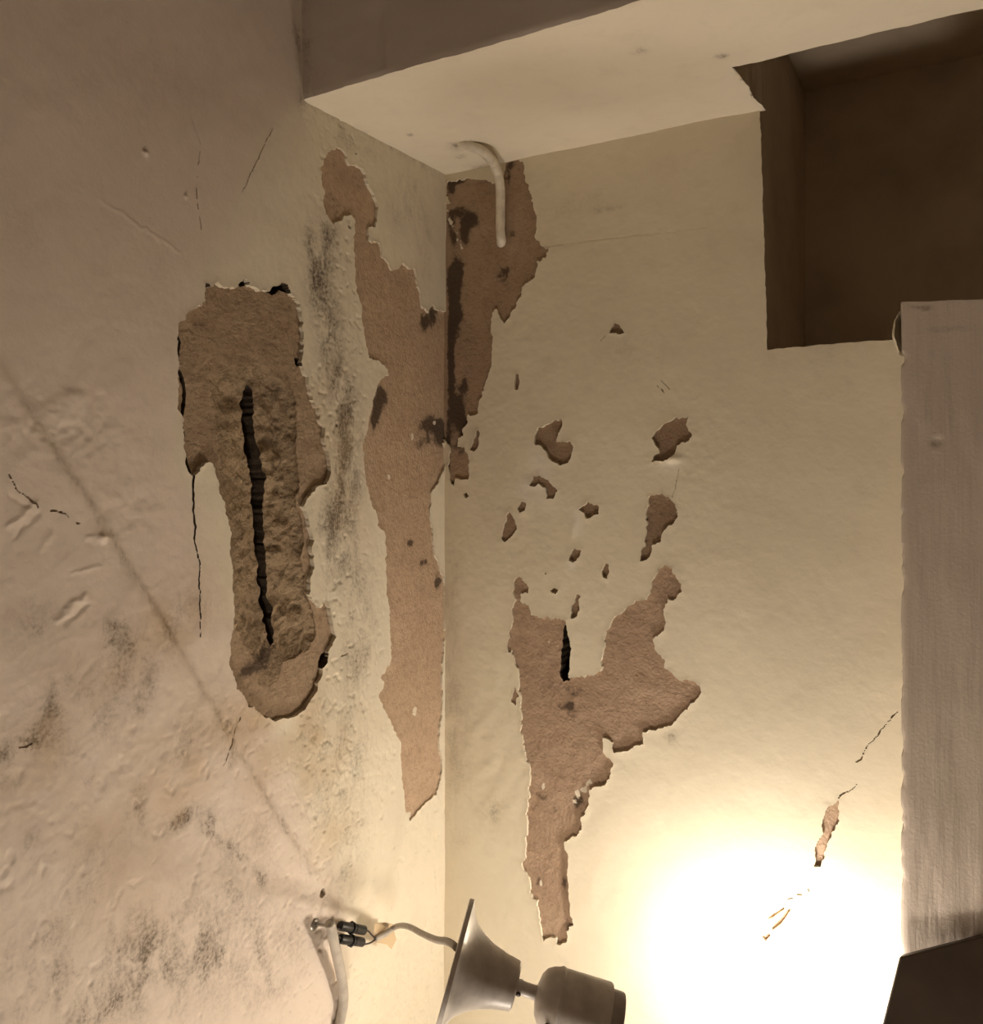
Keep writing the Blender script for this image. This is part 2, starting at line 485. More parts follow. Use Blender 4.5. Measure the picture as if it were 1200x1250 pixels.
B_poly = ll(c6([(150,110),(170,103),(200,110),(220,150),(235,180),(280,195),(300,220),(310,260),(330,300),(350,350),(352,400),(345,450),(320,455),(315,515),(345,510),(370,530),(375,570),(395,590),(415,635),(450,630),(465,605),(490,625),(515,630),(525,660),(530,710),(545,740),(548,790),(575,820),(595,785),(610,800),(650,812),(665,900)])
 + c7([(640,100),(640,480),(612,490),(590,505),(600,560),(600,610),(580,660),(560,710),(530,750),(525,800),(525,880),(540,950),(540,1030),(550,1090),(575,1150),(595,1190)])
 + c8([(480,20),(478,60),(482,150),(480,280),(475,380),(468,440),(470,560),(465,680),(455,760),(450,830),(465,880),(470,940),(455,1000),(435,1060),(400,1080),(370,1120),(340,1150),(315,1175),(295,1140),(285,1110),(285,1050),(275,960),(270,880),(270,810),(240,750),(215,700),(185,640),(163,595),(170,570),(185,545),(190,515),(170,495),(195,465),(215,440),(225,410),(222,330),(215,260),(215,180),(205,100)])
 + c7([(300,1180),(295,1100),(300,1050),(285,960),(255,920),(245,860),(225,810),(205,760),(190,690),(182,600),(180,510),(200,440),(210,370),(230,310),(245,240),(265,190),(280,170),(310,165),(305,130),(280,95),(240,88),(210,60)])
 + c6([(390,1050),(375,1030),(335,1025),(315,990),(300,930),(295,860),(285,790),(270,730),(262,640),(258,560),(260,480),(255,410),(235,395),(210,400),(190,430),(160,430),(130,395),(120,350),(125,290),(115,250),(112,190),(125,150)]))
crA = ll(c4([(75,370),(98,410),(88,480),(85,540),(105,570),(120,640),(125,700),(112,760),(105,820),(118,880),(105,940),(125,990),(148,1060),(152,1090)]))
crA2 = ll(c4([(152,1080),(150,1140)]) + c5([(150,0),(148,90),(158,180),(160,260),(182,360),(178,450),(182,560),(182,740)]))

# relief of the painted face
L.h0 += 0.0032 * fbm(U, Z, 0.16, 2, 40) + 0.0007 * fbm(U, Z, 0.035, 3, 44)
rough = np.exp(-((U - 0.42) / 0.30) ** 2) * 0.0 + np.clip(0.55 + 1.6 * fbm(U, Z, 0.12, 2, 60), 0, 1.4)
strip = np.exp(-((U - on_left(415, 600)[0]) / 0.055) ** 2) + 0.5 * np.exp(-((U - 0.36) / 0.16) ** 2) * (Z < 1.55)
low = np.clip((1.72 - Z) / 0.25, 0, 1)
rough = rough * (0.3 + 0.7 * np.clip(np.maximum(low, strip), 0, 1))
L.h0 += 0.0009 * rough * fbm(U, Z, 0.007, 3, 48)
L.h0 -= 0.0040 * low * np.clip(fbm(U, Z * .7, 0.010, 3, 52) - 0.27, 0, 1)
pits = fbm(U, Z, 0.007, 2, 71); pits = np.clip(pits - 0.22, 0, 1)
L.h0 -= 0.006 * pits * np.clip(strip, 0, 1)
# patched cable chase: a long soft step running down to the right
d1 = ll([(-60, 360), (22, 480), (130, 645), (240, 830), (330, 985), (395, 1080)])
dd = np.full(U.shape, 1e9); side = np.zeros_like(U)
for (ax, ay), (bx, by) in zip(d1[:-1], d1[1:]):
    e, t = seg_dist(U, Z, ax, ay, bx, by)
    sg = np.sign((bx - ax) * (Z - ay) - (by - ay) * (U - ax)) * e
    m_ = e < dd; dd = np.where(m_, e, dd); side = np.where(m_, sg, side)
ref = on_left(100, 800); ir = np.argmin(abs(U[:, 0] - ref[0])); jr = np.argmin(abs(Z[0] - ref[1]))
if side[ir, jr] < 0: side = -side             # positive on the lower-left side
fade = 0.55 + 0.45 * np.clip(fbm(U, Z, 0.1, 2, 81) * 2 + 0.6, 0, 1)
L.h0 += 0.0042 * fade * (1 / (1 + np.exp(-side / 0.0026))) * np.exp(-np.clip(side, 0, 1) / 0.07)
# trowel gouges and flaked ridge lower left
for p0, p1, w, a in (((12, 642), (40, 618), 0.004, 0.0035), ((20, 655), (46, 628), 0.003, -0.0028), ((50, 668), (61, 655), 0.003, 0.002),
                     ((70, 756), (102, 728), 0.0045, 0.0042), ((80, 760), (106, 738), 0.003, -0.003), ((122, 245), (218, 308), 0.0025, 0.0012),
                     ((10, 605), (40, 620), 0.003, -0.002), ((108, 655), (128, 660), 0.004, 0.003), ((90, 700), (120, 690), 0.003, 0.0025)):
    (ax, ay), (bx, by) = on_left(*p0), on_left(*p1)
    e, t = seg_dist(L.wu, L.wz, ax, ay, bx, by)
    L.h0 += 0.4 * a * np.exp(-(e / (0.75 * w)) ** 2)
for px_, py_, r, a in ((124, 655, .004, .004), (177, 187, .003, .0025), (226, 240, .002, .002), (62, 505, .01, .0015), (90, 490, .012, .002)):
    cu, cz = on_left(px_, py_); L.h0 += a * np.exp(-((U - cu) ** 2 + (Z - cz) ** 2) / r ** 2)
for px_, py_, ru, rz in ((110, 520, .06, .04), (40, 520, .05, .04), (215, 740, .05, .05), (150, 620, .05, .05)):
    cu, cz = on_left(px_, py_)
    L.h0 += 0.0010 * np.exp(-(((U - cu) / ru) ** 2 + ((Z - cz) / rz) ** 2)) * fbm(U, Z, 0.008, 3, 90)

# regions
phiA = L.phi_poly(A_poly); phiG = L.phi_poly(G_poly); phiS = L.phi_poly(S_poly, 0.7)
phiB = L.phi_poly(B_poly)
L.add('bare_plaster_patch', phiA, -0.0065 + 0.0016 * fbm(U, Z, 0.02, 3, 100) + 0.0005 * fbm(U, Z * 4, 0.012, 2, 103), 'render_sand',
      'brown patch of bare render with rough gouge down its middle')
sl_ = ld(c4([(415, 640), (440, 900), (480, 1100)]) + c5([(485, 100), (500, 350), (530, 700), (545, 980)]))
din = np.clip(-phiG, 0, 1)
us = np.interp(Z, [p[1] for p in sl_][::-1], [p[0] for p in sl_][::-1])   # course of the slit
left_ = 1 / (1 + np.exp(-(U - us) / 0.004))      # bank on the open side of the slit
gz = -0.007 - left_ * 0.013 * np.clip(din / 0.045, 0, 1) - (1 - left_) * 0.010 * np.clip(din / 0.014, 0, 1) ** 0.7
zb = on_left(330, 838)[1]; tap = np.clip((Z - zb + 0.01) / 0.07, 0.05, 1)
gz = -0.007 + (gz + 0.007) * tap
gz = gz + (0.0090 * fbm(U, Z, 0.024, 3, 110) + 0.0042 * fbm(U, Z, 0.011, 3, 115)) * np.clip(din / 0.015, 0, 1) * (1 - 0.45 * left_) * (0.35 + 0.65 * tap)
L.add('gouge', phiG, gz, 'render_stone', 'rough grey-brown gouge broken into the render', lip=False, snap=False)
L.add('slot', phiS, gz - 0.050, 'render_void', 'long black slit at the bottom of the gouge', lip=False)
for pts in (c4([(206,104),(222,108),(236,124),(226,140),(208,138)]), c4([(375,128),(388,104),(412,94),(430,100),(434,118),(410,128)]),
            c4([(532,150),(548,124),(580,118),(600,104),(628,112),(648,158),(630,150),(600,138),(575,165)]), c4([(66,352),(80,345),(95,362),(78,376)]),
            c4([(680,490),(696,488),(706,530),(690,525)]), c5([(800,900),(812,840),(838,818),(834,872),(806,905)])):
    L.add('hole', L.phi_poly(ll(pts), 0.5), -0.028, 'render_void', lip=False)
L.add('crack', L.phi_line(crA, 0.0023, 0.0023, 0.4), -0.030, 'render_void', lip=False)
L.add('bare_plaster_patch', phiB, -0.0030 + 0.0010 * fbm(U, Z, 0.025, 3, 120) + 0.0004 * fbm(U, Z, 0.006, 2, 125), 'render_strip',
      'long brown strip of bare render running down beside the corner')
L.add('crack', L.phi_line(crA2, 0.0013, 0.0009, 0.4), -0.006, 'render_void')
for pts, w0, w1 in ((wl([(35,650),(60,710),(110,745),(150,790)]), .0009, .0008), (wl([(200,800),(260,815),(310,850),(345,850)]), .0007, .0008),
                    (cr(0,700,2.857,[(775,670),(800,600),(830,530),(838,500)]), .0009, .0009), (cr(0,700,2.857,[(60,610),(100,605),(130,580)]), .0009, .0007),
                    (cr(0,0,2.0,[(465,280),(490,350),(478,460),(490,560)]), .0006, .0006), (cr(0,0,2.0,[(665,315),(640,360),(590,470)]), .0006, .0005),
                    (cr(200,600,4.1667,[(900,840),(940,820)]), .0012, .0006)):
    L.add('crack', L.phi_line(ll(pts), max(w0, .0009), max(w1, .0009), 0.5), -0.0016 if w0 > .0006 else -0.0007, 'render_sand' if w0 > .0006 else 'paint_left', lip=False)
for pts in (cr(350,1080,3.0,[(115,25),(122,8),(132,12),(133,35),(122,48),(112,42)]), c6([(255,133),(262,130),(266,137),(259,141)]),
            c6([(225,435),(240,445),(243,460),(232,455)])):
    L.add('paint_chip', L.phi_poly(ll(pts), 0.4), -0.003, 'render_stone')
L.h0 += 0.0009 * np.exp(-L.lipd / 0.004)

# colour: pinkish limewash left of the recess, creamier inside; mould, damp, painted step shade
bd = ll([(372, 120), (335, 160), (300, 240), (280, 275), (250, 345), (225, 420), (215, 560), (300, 800), (420, 1100)])
zz = np.array([p[1] for p in bd])[::-1]; uu = np.array([p[0] for p in bd])[::-1]
ub = np.interp(Z, zz, uu)
L.attr['tint'] = 1 / (1 + np.exp(-(L.wu + 0.02 * fbm(U, Z, .05, 2, 130) - ub) / 0.012))
def lblob(key, px_, py_, rx, ry, amp):
    cu, cz = on_left(px_, py_); c2u, _ = on_left(px_ + rx, py_); _, c2z = on_left(px_, py_ + ry)
    L.blob(key, cu, cz, abs(c2u - cu), abs(c2z - cz), amp)
def lstroke(key, pts, w, amp): L.stroke(key, ll(pts), w, amp)
lstroke('mold_shade', [(396, 290), (392, 350), (405, 420), (420, 500), (425, 560), (412, 620), (408, 690)], 0.026, 0.72)
lstroke('mold_shade', [(425, 470), (432, 560), (425, 640)], 0.025, 0.42)
lstroke('mold_shade', [(380, 290), (386, 360), (400, 400)], 0.012, 0.45)
lstroke('mold_shade', [(400, 640), (440, 720), (445, 800)], 0.03, 0.35)
lstroke('mold_shade', [(428, 800), (430, 960), (420, 1090)], 0.03, 0.22)
for a in ((150, 785, 22, 22, .75), (135, 770, 12, 16, .6), (175, 830, 14, 34, .6), (145, 815, 10, 30, .4), (222, 1000, 18, 12, 1.0), (255, 1003, 10, 12, .8), (168, 985, 12, 24, .6),
          (28, 910, 30, 12, .6), (62, 855, 10, 28, .5), (15, 955, 14, 14, .4), (275, 905, 16, 24, .65), (225, 905, 20, 24, .45), (108, 950, 8, 10, .5),
          (40, 1030, 12, 22, .45), (300, 1020, 30, 34, .35), (400, 950, 24, 60, .38), (385, 890, 20, 30, .3), (110, 1060, 60, 40, .22), (45, 760, 30, 30, .3),
          (230, 745, 34, 22, .34), (195, 775, 20, 24, .3), (100, 880, 60, 60, .25), (260, 1150, 60, 60, .55), (170, 1160, 50, 50, .55), (60, 1180, 60, 60, .4),
          (330, 1180, 40, 50, .35), (130, 1230, 60, 30, .45), (500, 240, 14, 30, .3), (520, 300, 8, 40, .25), (480, 260, 10, 16, .3), (430, 175, 24, 10, .35),
          (366, 60, 5, 60, .3), (362, 20, 4, 30, .25), (20, 300, 40, 60, .06), (200, 80, 150, 80, .06)):
    lblob('mold_shade', *a)
lstroke('mold_shade', [(75, 830), (60, 870), (40, 905), (0, 925)], 0.008, 0.45)
lstroke('mold_shade', [(280, 935), (285, 900), (292, 880)], 0.005, 0.5)
lstroke('mold_shade', [(250, 1015), (290, 1040), (320, 1075)], 0.006, 0.4)
lstroke('mold_shade', [(22, 480), (130, 645), (240, 830), (330, 985), (380, 1065)], 0.005, 0.30)  # shade along the chase step, painted into the colour
lstroke('mold_shade', [(372, 122), (450, 160), (540, 214)], 0.010, 0.35)  # darker line where the wall meets the soffit
for a in ((230, 760, 50, 60, .5), (200, 980, 120, 120, .4), (400, 960, 40, 120, .45), (340, 900, 60, 60, .4), (300, 870, 60, 30, .4), (60, 900, 60, 80, .3), (410, 560, 40, 140, .25), (150, 800, 60, 60, .3)):
    lblob('damp_tone', *a)
L.attr['damp_tone'] *= np.clip(0.6 + 1.8 * fbm(U, Z, .05, 3, 140), 0, 1.5)
# bare patches: dark stains, pale remains, darker right bank and foot of gouge
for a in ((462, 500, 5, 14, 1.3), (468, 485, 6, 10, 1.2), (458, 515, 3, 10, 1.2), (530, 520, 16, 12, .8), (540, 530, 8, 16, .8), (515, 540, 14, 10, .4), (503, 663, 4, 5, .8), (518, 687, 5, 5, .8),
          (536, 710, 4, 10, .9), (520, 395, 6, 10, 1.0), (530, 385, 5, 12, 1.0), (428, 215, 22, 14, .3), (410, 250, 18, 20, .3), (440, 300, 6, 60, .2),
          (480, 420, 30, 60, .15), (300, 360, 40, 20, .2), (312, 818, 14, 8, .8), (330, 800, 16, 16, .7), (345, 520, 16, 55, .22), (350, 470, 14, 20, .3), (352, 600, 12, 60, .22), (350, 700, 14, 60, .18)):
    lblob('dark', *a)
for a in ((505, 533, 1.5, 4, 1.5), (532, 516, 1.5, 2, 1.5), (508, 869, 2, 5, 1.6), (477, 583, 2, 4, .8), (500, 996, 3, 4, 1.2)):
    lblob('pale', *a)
for k in ('mold_shade', 'damp_tone', 'dark', 'pale'): L.attr[k] = np.clip(L.attr[k], 0, 1.2 if k == 'mold_shade' else 1)
# the part behind the lintel and above the soffit is not visible
hide = (0.5 * (Z[:-1, :-1] + Z[1:, 1:]) > SOFFIT + 0.012) & (0.5 * (U[:-1, :-1] + U[1:, 1:]) < LINT - 0.012)
hid = len(L.info); L.info.append(('hidden', 'render_void', None)); L.H.append(0.0); L.reg[hide] = hid
RX, RY, RZ = 2.7, -3.1, 2.75                     # room extents
ex = [((0, RY, 0), (0, -0.824, 0), (0, -0.824, RZ), (0, RY, RZ)), ((0, -0.824, 0), (0, 0.008, 0), (0, 0.008, 0.86), (0, -0.824, 0.86)),
      ((0, -0.824, 2.46), (0, -LINT + 0.03, 2.46), (0, -LINT + 0.03, RZ), (0, -0.824, RZ))]
wall_left = L.build('wall_left', 'paint_left', ex, {hid})

# ---- back wall
NX0 = on_back(930, 300)[0]; NZ0 = on_back(937, 427)[1]
UB1 = 0.74
Bk = WallGrid(-0.008, UB1, 0.86, SOFFIT + 0.004, STEP, lambda u, z, h: np.stack([u, -h, z], -1))
bb = lambda pts: [on_back(*p) for p in pts]
U, Z = Bk.u, Bk.z
C_poly = bb(c6([(610,352),(640,350),(668,340),(652,320),(648,285),(660,250),(690,250),(740,240),(800,245),(860,258),(896,255),(900,165),(925,150),(960,155),(985,170),(990,220),(1000,270),(1015,310),(1030,370),(1045,400),(1035,450),(1040,500),(1060,530),(1090,540),(1085,570),(1050,600),(1040,650),(1015,680),(980,710),(975,750),(945,800),(920,840),(900,865),(885,830),(865,805),(848,815),(845,870),(850,930),(845,1000)])
 + c7([(840,0),(830,80),(820,150),(805,190),(790,220),(790,260),(770,290),(765,350),(740,365),(715,365),(710,410),(690,435),(680,470),(665,490),(670,520),(690,520),(715,560),(718,640),(710,690),(685,685),(660,690),(640,725),(620,690),(615,620),(620,520),(590,480),(570,300)])
 + c6([(600,1000),(600,510)]))
D_poly = bb(b2([(170,168),(190,180),(215,220),(218,262),(178,265),(180,300),(220,320),(230,360),(280,375),(315,375),(322,360),(330,382),(370,380),(405,395),(412,440),(427,520),(420,600),(418,672),(475,660),(490,672),(540,655),(585,625),(585,560),(590,500),(605,440),(640,380),(665,360),(700,330),(750,295),(785,295),(815,250),(820,190),(855,150),(890,125),(920,135),(940,175),(960,215),(970,250),(930,290),(900,295),(880,340),(890,380),(880,440),(850,470),(830,485),(835,530),(880,580),(890,620),(915,655),(960,685),(1020,690),(1050,710),(1068,745),(1020,800),(960,850),(910,900),(830,930),(785,940),(785,990),(740,1015),(640,1032),(620,975),(586,968),(584,1020)])
 + b3([(590,185),(605,200),(620,225),(600,250),(600,290),(580,330),(530,330),(495,350),(495,400),(480,465),(460,500),(455,550),(430,585),(375,615),(385,690),(388,760),(395,830),(390,880),(400,910),(405,980),(415,1010),(410,1045),(385,1080),(385,1120),(330,1140),(325,1100),(295,1095),(270,1120),(255,1070),(245,990),(232,910),(205,890),(185,800),(155,740),(170,680),(180,560),(185,450),(190,370),(195,250),(180,190),(160,130),(150,50)])
 + b2([(188,900),(180,810),(172,640),(155,580),(135,530),(122,480),(125,440),(140,400),(140,340),(155,290),(140,250),(150,200)]))
SD_poly = bb(b2([(400,395),(414,440),(429,530),(422,620),(417,690),(382,692),(368,650),(372,590),(385,500),(386,440)]))
Bk.h0 += 0.0016 * fbm(U, Z, 0.15, 2, 200) + 0.0006 * fbm(U, Z, 0.045, 3, 204) + 0.00016 * fbm(U, Z * 1.3, 0.010, 3, 208)
rg = np.clip(1.2 - 2.2 * U, 0, 1) + np.exp(-((U - on_back(840, 560)[0]) / .06) ** 2 - ((Z - on_back(840, 560)[1]) / .08) ** 2)
Bk.h0 += 0.00045 * rg * fbm(U, Z, 0.012, 3, 212)
# diagonal trowel marks near the corner
tr = np.sin((U * 0.8 - Z * 0.55) / 0.006 + 4 * fbm(U, Z, .04, 2, 215)) * np.exp(-((U - on_back(600, 920)[0]) / .05) ** 2 - ((Z - on_back(600, 920)[1]) / .10) ** 2)
Bk.h0 += 0.00035 * tr
phiC = Bk.phi_poly(C_poly); phiD = Bk.phi_poly(D_poly)
Bk.add('bare_plaster_patch', phiC, -0.0028 + 0.0009 * fbm(U, Z, 0.02, 3, 220), 'render_upper', 'dark brown patch of bare render in the top corner under the soffit')
Bk.add('bare_plaster_patch', phiD, -0.0035 + 0.0012 * fbm(U, Z, 0.022, 3, 224) + 0.0004 * fbm(U, Z, 0.006, 2, 228), 'render_brown', 'large Y-shaped patch of bare pinkish brown render')
Bk.add('slot', Bk.phi_poly(SD_poly, .6), -0.035, 'render_void', 'black slot where the plaster stands away from the wall', lip=False)
chips = [b1([(630,55),(650,75),(672,102),(603,106),(612,75)]), b1([(150,300),(165,297),(173,330),(166,377),(151,372),(147,330)]),
 b1([(240,590),(260,555),(300,545),(340,518),(375,518),(378,545),(360,585),(350,625),(380,622),(415,625),(430,650),(420,690),(410,720),(375,732),(345,720),(310,705),(300,660),(285,640),(250,640),(243,610)]),
 b1([(222,828),(240,788),(275,788),(310,808),(337,835),(357,858),(342,877),(332,895),(303,892),(301,865),(290,842),(265,828),(240,838)]),
 b1([(163,942),(180,908),(202,915),(199,952),(178,964)]), b1([(95,1040),(110,970),(130,960),(150,1000),(156,1040),(130,1080),(105,1097),(89,1087)]),
 b1([(452,945),(495,913),(557,930),(546,967),(495,990),(478,965)]), b1([(410,1165),(430,1128),(470,1135),(456,1177),(430,1202),(413,1190)]),
 b1([(803,610),(825,565),(870,530),(905,510),(940,508),(970,508),(975,560),(996,590),(985,612),(930,640),(915,690),(880,707),(840,717),(803,722),(813,690),(845,675),(830,640)]),
 b1([(780,935),(795,880),(850,870),(885,885),(915,920),(928,970),(910,1010),(860,1045),(840,1105),(803,1122),(798,1150),(778,1192),(748,1192),(755,1130),(775,1120),(770,1060),(782,1010),(775,960)]),
 c7([(765,430),(778,460),(770,520),(755,550),(721,542),(740,490),(755,450)]), b2([(598,106),(612,125),(617,155),(606,187),(584,182),(578,150),(590,130)]),
 b2([(328,240),(345,228),(367,240),(356,260),(334,254)]), b2([(460,256),(474,270),(470,330),(451,377),(429,380),(425,330),(444,290)]),
 b5([(485,498),(494,540),(492,590),(482,650),(462,672),(442,720),(427,780),(402,827),(370,827),(383,790),(376,745),(398,710),(418,660),(423,580),(443,545),(475,520)]),
 b5([(163,1147),(185,1100),(215,1070),(240,1045),(272,1030),(242,1077),(205,1122)]), b5([(140,1197),(165,1165),(152,1130),(157,1090),(237,1037),(230,1028),(178,1058),(128,1095),(113,1145),(123,1177)]),
 b1([(830,1245),(835,1232),(842,1240)]), b2([(300,158),(308,155),(314,161),(306,166)]), c7([(690,760),(708,752),(722,772),(705,785),(695,778)]),
 b2([(118,480),(130,478),(135,540),(122,550)]), b2([(140,740),(160,715),(172,760),(160,808),(140,790)])]
bigs = {8: 'bare brown chip with a dark undercut lower edge', 9: 'bare brown chip tapering to a tail at its foot', 2: 'two-lobed bare brown chip in the cream paint', 14: 'long brown chip on the brightly lit part of the wall'}
for i, c in enumerate(chips):
    sm = i in (1, 12, 15, 16, 17, 18, 19)
    mt = 'render_stone' if i in (19, 17) else ('render_brown' if i in (14, 15, 16, 20, 21) else 'render_chip')
    dep = -0.0024 if i in (4, 3, 5, 10, 20, 21) else -0.004
    Bk.add('paint_chip', Bk.phi_poly(bb(c), 0.35 if sm else 0.8), dep + 0.0008 * fbm(U, Z, 0.015, 2, 230 + i), mt, bigs.get(i))
for pts, w0, w1 in ((b5([(490,497),(530,470),(560,455),(590,425)]), .0007, .0003), (b5([(575,328),(600,310),(640,240),(700,170),(750,110),(785,70)]), .0006, .0006),
                    (b1([(825,350),(868,388)]), .0008, .0006), (b1([(848,332),(895,375)]), .0008, .0006), (b1([(585,112),(558,142)]), .0008, .0005),
                    (b5([(292,964),(325,970)]), .0012, .0008), (b5([(245,992),(272,985)]), .001, .0006), (b5([(346,938),(350,954)]), .001, .0008),
                    ([(665, 302), (740, 292), (860, 279)], .0003, .0003), (b1([(935,755),(918,840),(905,885)]), .0003, .0003)):
    Bk.add('crack', Bk.phi_line(bb(pts), max(w0, .0009), max(w1, .0009), .35), -0.0032 if w0 > .0005 else -0.0007, 'render_stone' if w0 > .0005 else 'paint_back', lip=False)
Bk.h0 += 0.0007 * np.exp(-Bk.lipd / 0.004)
# loose flaps lifting beside the chips
for px_, py_, rx, ry, a in ((822, 560, .014, .006, .003), (650, 575, .012, .018, -.001), (700, 645, .006, .012, .0015), (605, 830, .01, .02, .001)):
    cu, cz = on_back(px_, py_); Bk.h0 += a * np.exp(-((U - cu) / rx) ** 2 - ((Z - cz) / ry) ** 2)
def bblob(key, px_, py_, rx, ry, amp):
    cu, cz = on_back(px_, py_); c2u, _ = on_back(px_ + rx, py_); _, c2z = on_back(px_, py_ + ry)
    Bk.blob(key, cu, cz, abs(c2u - cu), abs(c2z - cz), amp)
def bstroke(key, pts, w, amp): Bk.stroke(key, bb(pts), w, amp)
for a in ((572, 268, 10, 10, 1.2), (566, 285, 6, 12, 1.1), (560, 258, 10, 6, .8), (553, 345, 8, 22, 1.3), (556, 385, 7, 22, 1.2), (557, 330, 9, 14, 1.0), (549, 270, 5, 14, .8), (553, 290, 5, 10, .9),
          (558, 500, 8, 22, 1.1), (550, 450, 4, 60, 1.0), (549, 420, 3, 40, .8), (546, 540, 3, 40, .8), (565, 520, 6, 14, .9), (560, 545, 8, 8, .7), (555, 588, 5, 4, .8),
          (612, 333, 9, 12, .6), (625, 285, 4, 5, .6), (625, 200, 6, 6, .6), (620, 215, 3, 16, .5), (555, 222, 12, 3, .8), (550, 230, 5, 8, .9), (600, 220, 25, 2, .5),
          (566, 470, 5, 12, .8), (575, 420, 10, 20, .3), (650, 250, 8, 40, .2),
          (660, 975, 8, 12, .45), (676, 990, 5, 6, .5), (705, 975, 8, 8, .5), (702, 980, 4, 8, .6), (688, 1080, 5, 8, .6), (658, 1080, 5, 10, .5), (690, 865, 10, 8, .6), (695, 862, 4, 4, 1.0),
          (670, 830, 20, 30, .2), (755, 800, 20, 30, .15), (705, 845, 20, 8, .4), (640, 780, 6, 16, .3), (695, 1135, 8, 10, .7), (672, 1145, 6, 6, .4), (720, 880, 40, 20, .15)):
    bblob('dark', *a)
bstroke('pale', [(543, 250), (552, 275), (560, 295), (564, 310)], 0.004, 0.5)
for a in ((704, 970, 4, 6, .9), (712, 965, 4, 5, .9), (718, 955, 5, 5, .7), (700, 980, 4, 5, .6), (662, 960, 2, 5, .9), (659, 1080, 1.6, 4, 1.2), (669, 784, 1.5, 2, .9), (745, 905, 3, 6, .4)):
    bblob('pale', *a)
for a in ((690, 250, 60, 12, .10), (560, 900, 20, 120, .15), (550, 800, 10, 200, .2), (600, 990, 14, 20, .3), (820, 900, 8, 8, .3), (740, 255, 20, 4, .3), (760, 430, 60, 40, .08), (980, 440, 80, 30, .05), (625, 600, 30, 60, .06)):
    bblob('mold_shade', *a)
for a in ((660, 585, 14, 30, .9), (640, 600, 8, 14, .8), (705, 635, 8, 18, .7), (697, 690, 6, 8, .8), (820, 570, 14, 6, .7)):
    bblob('tint', *a)
Bk.attr['damp_tone'] += 0.35 * np.exp(-U / 0.05)  # browner tone, rising towards the wall corner
for k in Bk.attr: Bk.attr[k] = np.clip(Bk.attr[k], 0, 1)
hole = bb([(925, 60), (927, 118), (930, 200), (933, 300), (937, 427), (1000, 421), (1095, 414), (1300, 400), (1300, -60)])
hid = Bk.add('hole', Bk.phi_poly(hole, 0.3), -0.004, 'render_void', lip=False)
ex = [((UB1, 0, 0), (RX, 0, 0), (RX, 0, NZ0), (UB1, 0, NZ0)), ((-0.008, 0, 0), (UB1, 0, 0), (UB1, 0, 0.86), (-0.008, 0, 0.86))]
wall_back = Bk.build('wall_back', 'paint_back', ex, {hid})

# ---- soffit of the recess with the opening into the niche, and the lintel face
hx, hy = NX0 + 0.004, 0.142                      # opening in the soffit: x > hx, y > -hy
gx = np.concatenate([np.linspace(-0.004, hx, 110), np.linspace(hx, 1.3, 120)[1:], [RX]])
gy = np.concatenate([np.linspace(0.004, -hy, 34), np.linspace(-hy, -LINT, 46)[1:]])
X, Y = np.meshgrid(gx, gy, indexing='ij')
Zs = SOFFIT + 0.0022 * fbm(X, Y, 0.09, 3, 300) + 0.0006 * fbm(X, Y, 0.02, 2, 303)
Xs, Ys = X.copy(), Y.copy()
ih = 109; jh = 33
edge = 0.0022 * fbm(X, Y, 0.012, 3, 310)
Ys[ih:, jh] += edge[ih:, jh]
Xs[ih, :jh + 1] += 0.006 * fbm(X, Y, 0.03, 3, 315)[ih, :jh + 1] - np.linspace(0, 0.009, jh + 1)
Ys[:, -1] += 0.0025 * fbm(X, Y, 0.02, 3, 318)[:, -1]
Zs[:, -1] += 0.0022 + 0.0012 * fbm(X, Y, 0.015, 2, 319)[:, -1]
Zs[:, -2] += 0.0006
vid = np.arange(X.size).reshape(X.shape)
q = np.stack([vid[:-1, :-1], vid[:-1, 1:], vid[1:, 1:], vid[1:, :-1]], -1)
keep = np.ones(q.shape[:2], bool); keep[ih:, :jh] = False
V = np.stack([Xs, Ys, Zs], -1).reshape(-1, 3)
at = {k: np.zeros(X.size) for k in ('tint', 'mold_shade', 'damp_tone')}
mo = np.zeros_like(X)
def on_soffit(px_, py_):
    lam = (SOFFIT - EYE) / ((HOR - py_) / FPX)
    return C2 + lam * (FW + RT * (px_ - 600) / FPX)
for px_, py_, r, a in ((428, 160, .018, .5), (450, 172, .012, .5), (560, 178, .012, .9), (580, 172, .010, .7), (500, 165, .004, .8), (880, 68, .006, .9), (780, 63, .008, .5), (562, 190, .008, .5), (585, 205, .02, .3)):  # smudges on the soffit, darker round the cable stub
    c = on_soffit(px_, py_); mo += a * np.exp(-((X - c[0]) ** 2 + (Y - c[1]) ** 2) / r ** 2)
at['mold_shade'] = np.clip(mo, 0, 1).ravel()
soffit = np_mesh('ceiling_recess', V, q[keep], 'paint_soffit', None, at); tag(soffit, kind='structure')
# cut edge of the opening (both inner faces)
e1 = [(Xs[i, jh], Ys[i, jh], Zs[i, jh]) for i in range(ih, len(gx))]
e2 = [(Xs[ih, j], Ys[ih, j], Zs[ih, j]) for j in range(0, jh + 1)]
NT = SOFFIT + 0.160                               # ceiling of the niche
for e in (e1, e2):
    vv = e + [(p[0] if e is e1 else p[0] - 0.004, p[1] - (0.004 if e is e1 else 0), NT + 0.02) for p in e]
    n = len(e)
    py_mesh('opening_edge', vv, [(i, i + 1, n + i + 1, n + i) for i in range(n - 1)], 'niche_plaster', soffit)
